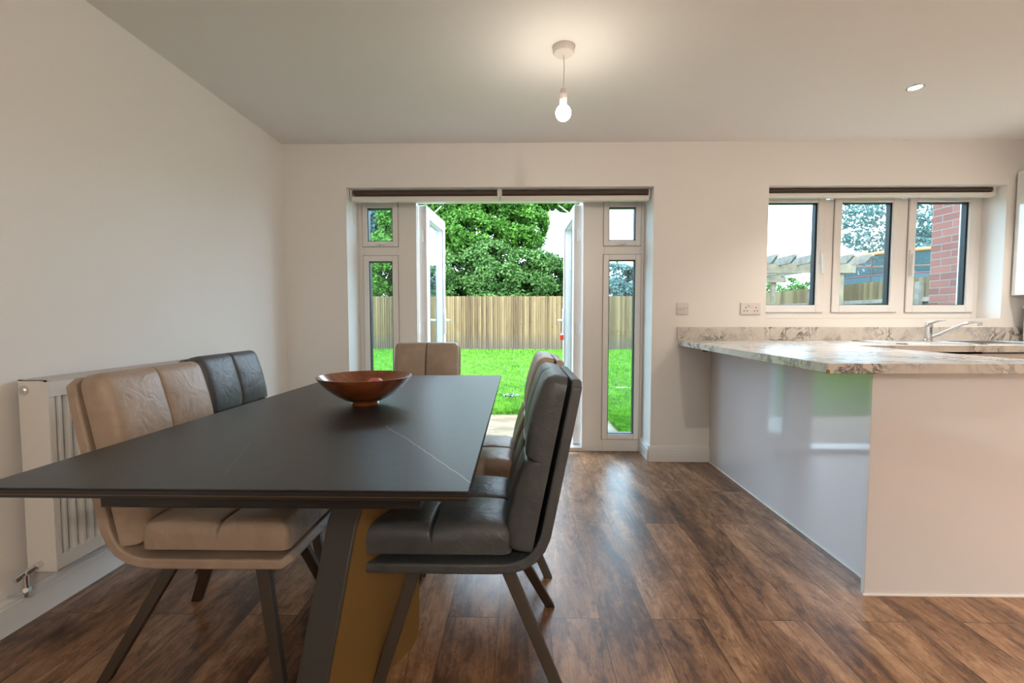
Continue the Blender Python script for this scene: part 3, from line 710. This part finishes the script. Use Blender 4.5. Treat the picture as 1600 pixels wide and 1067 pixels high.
# ------------------------------------------------------------------ socket and switch
s = empty('double_socket', (1.708,3.41,1.151), label='white double power socket on the wall beside the kitchen window', cat='socket')
MB().box(-.074,.074,-.010,0,-.043,.043).build('face_plate', M['plastic'], s, bevel=.003)
for sx in (-1,1):
    MB().box(sx*.014-.006,sx*.014+.006,-.014,-.010,.012,.030).build('rocker_switch', M['plastic'], s, bevel=.002)
    h = MB()
    h.box(sx*.038-.003,sx*.038+.003,-.0112,-.010,.002,.011)
    for q in (-1,1): h.box(sx*.038+q*.011-.004,sx*.038+q*.011+.004,-.0112,-.010,-.021,-.015)
    h.build('pin_holes', M['socket_hole'], s)
s = empty('triple_switch', (1.208,3.41,1.150), label='white square switch plate with three rockers above the upstand end', cat='light switch')
MB().box(-.043,.043,-.010,0,-.043,.043).build('face_plate', M['plastic'], s, bevel=.003)
for i in (-1,0,1): MB().box(i*.017-.0065,i*.017+.0065,-.015,-.010,-.012,.010).build('rocker_switch', M['plastic'], s, bevel=.002)
MB().box(.030,.035,-.0112,-.010,.002,.008).build('indicator', mat('dark_indicator',(.12,.09,.07),.4), s)

# ------------------------------------------------------------------ ceiling lamps
bulb_m = mat('glowing_bulb', (1,1,1), .3, emit=LAMP_COL, es=BULB)
def pendant(x, y, label, bm_=None):
    D = Matrix.Translation((0,0,-.022))
    e = empty('pendant_light', (x,y,ZC), label=label, cat='ceiling light')
    MB().lathe([(.052,0),(.052,-.022),(.046,-.030),(.012,-.038),(0,-.038)],32).build('ceiling_rose', M['plastic'], e, smooth=True)
    MB().tube([(0,0,-.036),(.003,0,-.09),(.001,0,-.15),(0,0,-.195)],.003,8).build('cord', M['plastic'], e)
    MB().lathe([(.006,-.165),(.014,-.172),(.017,-.190),(.0175,-.196),(.0155,-.197),(.0175,-.199),(.018,-.222),(.016,-.223),(.0175,-.225),(.0165,-.240),(0,-.240)],24).xf(D).build('lamp_holder', M['plastic'], e, smooth=True)
    pr = [(.012,-.238)]+[(.0365*math.sin(R(a)), -.283+.037*math.cos(R(a))) for a in range(24,181,12)]
    MB().lathe(pr,24).xf(D).build('bulb', bm_ or bulb_m, e, smooth=True)
    return e
p1 = pendant(.208,2.235,'bare glowing bulb hanging on a short cord from the ceiling before the garden door')
fill_pendant = pendant(.9,-1.6,'added unseen bulb on a short cord filling the rear half of the room with light', mat('added_fill_bulb', (1,1,1), .3, emit=LAMP_COL, es=760))  # unseen second pendant, added as fill light from behind the camera
spot_face = mat('glowing_spot_lens', (1,1,1), .3, emit=(1,.86,.68), es=60)
def downlight(x, y, label, p=1.0):
    e = empty('recessed_spotlight', (x,y,ZC), label=label, cat='ceiling light', group='recessed kitchen spotlights')
    MB().lathe([(.030,-.001),(.034,-.005),(.041,-.004),(.043,0),(.030,0)],32,closed=True).build('trim_ring', M['steel'], e, smooth=True)
    MB().lathe([(.030,-.002),(0,-.003)],24).build('lens', spot_face, e)
    ld = bpy.data.lights.new('kitchen_spot','SPOT'); ld.energy = SPOT*4*p; ld.spot_size = R(115); ld.spot_blend = .8; ld.shadow_soft_size = .03; ld.color = (1,.87,.74)
    o = bpy.data.objects.new('spot_lamp', ld); col.objects.link(o); o.parent = e; o.location = (0,0,-.012)
    return e
downlight(2.205,2.645,'small recessed spotlight glowing in the ceiling above the breakfast bar',.55)
downlight(3.30,2.645,'small added out of view spotlight in the ceiling above the sink',.6)  # this spot and those below are unseen, added to light the room
downlight(2.205,-.55,'small added out of view spotlight in the ceiling over the passage behind the peninsula',2.0)
downlight(3.30,-.55,'small added out of view spotlight in the ceiling over the rear kitchen corner',2.0)
downlight(3.30,1.05,'small added out of view spotlight in the ceiling near the kitchen wall')

# ------------------------------------------------------------------ outside
GZ = -.05
struct('patio', MB().box(-2.6,.98,W1,5.28,GZ-.15,GZ), M['patio'])
struct('lawn', MB().box(-14,30,5.28,40,GZ-.2,GZ-.005).box(.98,4.38,W1,5.28,GZ-.2,GZ-.005).box(-7.4,-2.6,W1,5.28,GZ-.2,GZ-.005), M['soil'])
rng = np.random.default_rng(7)
def quads_mesh(name, C, U, V, m, parent=None):
    """one mesh of rhombus leaves: centres C, half axes U and V"""
    n = len(C); vs = np.empty((n*4,3),np.float32)
    vs[0::4] = C-U; vs[1::4] = C-V; vs[2::4] = C+U; vs[3::4] = C+V
    me = bpy.data.meshes.new(name); me.vertices.add(n*4); me.vertices.foreach_set('co', vs.ravel())
    me.loops.add(n*4); me.loops.foreach_set('vertex_index', np.arange(n*4,dtype=np.int32))
    me.polygons.add(n); me.polygons.foreach_set('loop_start', np.arange(0,n*4,4,dtype=np.int32)); me.polygons.foreach_set('loop_total', np.full(n,4,np.int32))
    me.materials.append(m); me.update(calc_edges=True)
    o = bpy.data.objects.new(name, me); col.objects.link(o)
    if parent: o.parent = parent
    return o
def unit(v): return v/np.linalg.norm(v,axis=1,keepdims=True)
# grass: blades denser towards the house
def grass():
    n = 110000
    t = rng.random(n)**1.7; y = 5.30+t*10.7; hwid = 1.0+y*.36
    x = (rng.random(n)*2-1)*hwid
    k2 = 26000; y[:k2] = W1+.06+rng.random(k2)*1.6; x[:k2] = .99+rng.random(k2)*1.3
    h = .030+.030*rng.random(n)+.02*t
    a = rng.random(n)*6.283; wd = .0035+.006*t+.003*rng.random(n)
    base = np.stack([x,y,np.full(n,GZ)],1); U = np.stack([rng.normal(0,.35,n)*h,rng.normal(0,.35,n)*h,h],1)*.5
    V = np.stack([np.cos(a)*wd,np.sin(a)*wd*.4,np.zeros(n)],1)
    o = quads_mesh('grass', base+U, U, V, M['grass']); tag(o, 'bright green grass blades of the garden lawn', 'grass', kind='stuff')
grass()

def fence(name, p0, p1, h, m, label, rails=False, out=1):
    e = empty(name, ((p0[0]+p1[0])/2,(p0[1]+p1[1])/2,GZ), label=label, cat='fence', group='closeboard garden fences')
    d = Vector((p1[0]-p0[0],p1[1]-p0[1],0)); L_ = d.length; d.normalize(); n = Vector((d.y,-d.x,0))*out; O = Vector((p0[0],p0[1],GZ))
    rr = random.Random(3); b = MB(); k = int(L_/.080)
    for i in range(k):
        s0, s1 = i*.080, i*.080+.088; hh = h+rr.uniform(-.006,.006)
        A, B = O+d*s0, O+d*s1; t0, t1 = .004, .030
        b.hexa([A+n*t0*0, B+n*0, B+n*t1, A+n*t0],[v+Vector((0,0,hh)) for v in (A, B, B+n*t1, A+n*t0)])
    o = b.build('board_panel', m, e); o.location = -Vector(e.location)
    if rails:
        for z in (.35,1.0,1.42):
            b = MB(); A, B = O+d*0+Vector((0,0,z)), O+d*L_+Vector((0,0,z))
            b.hexa([A+n*.018,B+n*.018,B+n*.06,A+n*.06],[v+Vector((0,0,.08)) for v in (A+n*.018,B+n*.018,B+n*.045,A+n*.045)])
            o = b.build('rail', M['timber_grey'], e); o.location = -Vector(e.location)
        s = 0
        while s < L_:
            b = MB(); A = O+d*s; b.hexa([A+n*.018,A+d*.1+n*.018,A+d*.1+n*.11,A+n*.11],[v+Vector((0,0,h-.08)) for v in (A+n*.018,A+d*.1+n*.018,A+d*.1+n*.11,A+n*.11)])
            o = b.build('post', M['timber_grey'], e); o.location = -Vector(e.location); s += 3.0
    return e
fence('garden_fence', (-12,16.1), (7.0,16.1), 1.90, M['fence'], 'tall pale closeboard fence across the far end of the lawn')
fence('garden_fence', (7.1,5.12), (7.1,16.0), 1.85, M['fence_side'], 'closeboard side fence with horizontal rails beyond the pergola', rails=True, out=-1)
fence('garden_fence', (-7.5,16.0), (-7.5,4.0), 1.85, M['fence_side'], 'closeboard side fence running back on the radiator side of the garden', out=-1)

# brick wing of the house
wing = struct('house_wing', MB().box(4.39,7.0,W1,4.98,GZ-.1,3.3), M['brick'])

# pergola
pg = empty('pergola', (5.0,10.2,GZ), label='timber pergola with cut rafter ends in the garden beyond the kitchen window', cat='pergola')
for y,zb_ in ((9.0,1.953),(11.35,1.953)):
    rp(MB().box(2.9,6.50,y-.03,y+.03,zb_,zb_+.165), 'beam', M['timber'], pg)
    for x in (3.1,6.22): rp(MB().box(x,x+.10,y+.03,y+.13,GZ,zb_+.14), 'post', M['timber'], pg)
for i in range(11):
    x = 2.95+i*.345
    b = MB().poly([(8.45,2.21),(8.62,2.10),(11.75,2.10),(11.95,2.21),(11.95,2.25),(8.45,2.25)],0,x,x+.045)
    rp(b, 'rafter', M['timber_grey'], pg)

# trampoline beyond the side fence
tr = empty('trampoline', (10.1,11.3,GZ), label='trampoline with an orange padded rim and dark netting behind the side fence', cat='trampoline')
netm = bpy.data.materials.new('dark_green_mesh_netting'); netm.use_nodes = True; t = netm.node_tree; b_ = t.nodes['Principled BSDF']; b_.inputs['Base Color'].default_value = (.02,.06,.07,1); b_.inputs['Roughness'].default_value=.8
trn = t.nodes.new('ShaderNodeBsdfTransparent'); mx = t.nodes.new('ShaderNodeMixShader'); mx.inputs[0].default_value = .65
t.links.new(trn.outputs[0], mx.inputs[1]); t.links.new(b_.outputs[0], mx.inputs[2]); t.links.new(mx.outputs[0], t.nodes['Material Output'].inputs[0])
rr_ = 2.1; cpts = lambda z, r=rr_: [(r*math.cos(2*math.pi*i/48), r*math.sin(2*math.pi*i/48), z) for i in range(49)]
MB().tube(cpts(2.60),.035,8,False).build('padded_rim', mat('orange_foam_sleeve',(.80,.22,.05),.6), tr, smooth=True)
MB().lathe([(rr_-.01,2.10),(rr_-.01,2.58)],48,closed=False).build('upper_net', netm, tr)
tr.children[-1].data.polygons[-1].use_smooth = False
MB().tube(cpts(2.10),.018,8,False).build('net_band', mat('maroon_band',(.16,.03,.04),.7), tr)
MB().lathe([(rr_-.01,.8),(rr_+.01,.8),(rr_+.01,2.09),(rr_-.01,2.09)],48,closed=True).build('lower_net', mat('dark_teal_netting',(.035,.085,.095),.8), tr)
for i in range(6):
    a_ = i*math.pi/3+.3; MB().tube([(rr_*math.cos(a_),rr_*math.sin(a_),0),(rr_*math.cos(a_),rr_*math.sin(a_),2.6)],.02,8).build('pole', M['dark_metal'], tr)

# ------------------------------------------------------------------ trees and bushes
def tree(name, label, base, blobs, n, size, m, cat='tree', trunk_r=.14, trunk_h=None, group='trees behind the garden fence', fill=.35):
    e = empty(name, (base[0],base[1],GZ), label=label, cat=cat, group=group)
    bl = np.array(blobs,float); vol = bl[:,3]*bl[:,4]; pr_ = vol/vol.sum()
    idx = rng.choice(len(bl), n, p=pr_); c = bl[idx]
    d = unit(rng.normal(0,1,(n,3))); rad_ = np.where(rng.random(n)<fill, rng.random(n)**.5, 1-.16*rng.random(n))[:,None]
    # ragged outline: small clusters of leaves
    nc = max(60, n//70); cl = unit(rng.normal(0,1,(nc,3)))
    P = c[:,:3] + d*rad_*np.stack([c[:,3],c[:,3]*.85,c[:,4]],1)
    q = (np.sin(P[:,0]*5.1+P[:,1]*3)+np.sin(P[:,2]*6.3+P[:,0]*2)+np.sin(P[:,1]*4.7+P[:,2]*3.1))
    keep = q > -1.0 + .9*rng.random(n); P = P[keep]; n = len(P); d = d[keep]
    P[:,2] = np.maximum(P[:,2], .15)
    nrm = unit(d*.7+rng.normal(0,.7,(n,3))+np.array([0,-.1,.5])); t_ = unit(np.cross(nrm, rng.normal(0,1,(n,3)))); b2 = np.cross(nrm,t_)
    s = size*(.65+.7*rng.random(n))[:,None]
    quads_mesh('foliage', P, t_*s, b2*s*.6, m, e)
    th = trunk_h or max(b[2] for b in blobs)
    tb = MB(); r2 = random.Random(len(name)+int(base[0]*7))
    tb.tube([(0,0,-.1),(.03,.0,th*.35),(-.05,.04,th*.7),(0,0,th)],[trunk_r,trunk_r*.8,trunk_r*.5,trunk_r*.2],10)
    for (bx_,by_,bz_,br_,bh_) in blobs[:9]:
        z0 = min(bz_*.6, th*.6)
        tb.tube([(0,0,z0*.6),(bx_*.5,by_*.5,z0+(bz_-z0)*.6),(bx_*.95,by_*.95,bz_)],[trunk_r*.5,trunk_r*.28,trunk_r*.1],7)
    tb.build('trunk', M['bark'], e, smooth=True)
    return e
# blobs are (x, y, z, horizontal radius, vertical radius) relative to the base
tree('oak_tree','tall bright green oak filling the view over the middle of the fence', (-1.6,20.5),
     [(-3.2,0,5.6,1.6,1.3),(-1.4,.2,6.4,1.7,1.4),(.4,-.2,6.2,1.5,1.3),(1.8,.1,6.3,1.2,.9),(-.6,-.8,4.6,1.8,1.2),(1.6,-.5,4.7,1.2,.9),(-2.6,-.8,4.3,1.5,1.1),(2.6,.3,6.5,1.0,.55),(2.0,-.4,5.3,.9,.9),(3.7,.2,6.35,.6,.5)],
     90000,.080,M['leaf_oak'],fill=.5)
tree('hawthorn_bush','dense mid green bush spilling over the middle of the fence top', (-1.2,18.6),
     [(-1.7,0,2.6,1.3,1.3),(0,-.3,2.9,1.4,1.35),(1.3,0,2.7,1.3,1.25),(.2,0,1.5,1.9,1.0)],62000,.066,M['leaf_hedge'],cat='bush',trunk_r=.08,fill=.5)
tree('hawthorn_bush','mid green bush over the fence beside the hinge side of the swung kitchen leaf', (1.6,18.4),
     [(-.6,0,2.8,1.0,1.15),(.35,.1,2.4,.85,1.25),(0,0,1.3,1.2,.9)],34000,.066,M['leaf_hedge'],cat='bush',trunk_r=.07,fill=.5)
tree('laurel_tree','leafy yellow green tree over the fence seen in the tall pane nearest the corner', (-5.2,18.8),
     [(-1.0,0,2.6,1.4,1.3),(.6,0,3.0,1.4,1.2),(0,.3,4.0,1.3,.9)],32000,.080,M['leaf_oak'],trunk_r=.09)
tree('elder_tree','blue green tree rising behind the yellow green one by the corner', (-6.4,22.5),
     [(-1.5,0,5.2,1.8,1.6),(.6,0,6.2,1.8,1.6),(1.2,0,4.2,1.5,1.2)],30000,.10,M['leaf_hazy'],trunk_r=.12)
tree('holly_bush','dark evergreen bush low behind the fence under the oak', (-.2,19.6),
     [(-3.0,0,1.9,1.5,1.0),(-.8,0,2.1,1.7,.9),(1.4,.2,1.9,1.6,.9),(2.8,.2,1.6,1.0,.7)],26000,.07,M['leaf_dark'],cat='bush',trunk_r=.07)
tree('elder_bush','haze tinted blue green bush over the fence seen through the tall pane nearest the kitchen', (4.3,18.4),
     [(-.5,0,2.3,1.2,1.05),(.8,.2,2.1,1.1,1.15)],18000,.07,M['leaf_hazy'],cat='bush',trunk_r=.06)
tree('ash_tree','sparse airy tree with sky showing through it above the pergola end', (16.2,20.5),
     [(-1.6,0,5.7,1.2,.7),(.2,0,6.4,1.3,.8),(-.4,.2,4.7,1.3,.7),(1.4,.1,5.4,1.2,.9),(2.6,.1,4.6,1.2,.9),(1.2,0,7.0,1.3,.7)],9500,.085,M['leaf_hazy'],trunk_r=.07)
tree('yew_tree','solid tree in haze tinted blue green behind the trampoline', (14.2,17.2),
     [(-1.2,0,2.5,1.3,1.0),(.4,0,2.9,1.4,1.2),(1.8,0,2.8,1.4,1.2),(0,0,1.5,2,1)],26000,.075,M['leaf_hazy'],trunk_r=.08)
tree('dogwood_bush','pale green bush showing between the pergola posts', (9.3,17.0),
     [(-1.2,0,1.8,1.1,.75),(.3,0,1.9,1.1,.75),(1.5,0,1.8,1.0,.7)],12000,.06,M['leaf_oak'],cat='bush',trunk_r=.05)

# small things on the lawn
wd = empty('weed_plant', (-.12,6.35,GZ), label='pale leaved weed clump in the lawn near the patio', cat='plant')
c_ = rng.normal(0,1,(160,3))*np.array([.045,.04,.010])+np.array([0,0,.05]); nn = unit(rng.normal(0,.4,(160,3))+np.array([0,0,1])); t_ = unit(np.cross(nn, rng.normal(0,1,(160,3)))); b2 = np.cross(nn,t_)
quads_mesh('leaves', c_, t_*.026, b2*.018, mat('pale_weed_leaves',(.14,.24,.12),.6), wd)
lf = empty('fallen_feather', (1.58,6.95,GZ), label='small white feather lying on the lawn outside the tall pane', cat='feather')
MB().add([(-.12,.02,.062),(-.04,-.02,.072),(.05,-.03,.074),(.12,-.01,.066),(.05,.015,.078),(-.04,.03,.074)],[(0,1,2,3,4,5)]).build('vane', mat('white_feather',(.3,.31,.3),.8), lf)
MB().tube([(-.14,.03,.07),(0,.0,.078),(.14,-.01,.068)],.003,6).build('quill', mat('white_feather_quill',(.3,.3,.29),.8), lf)
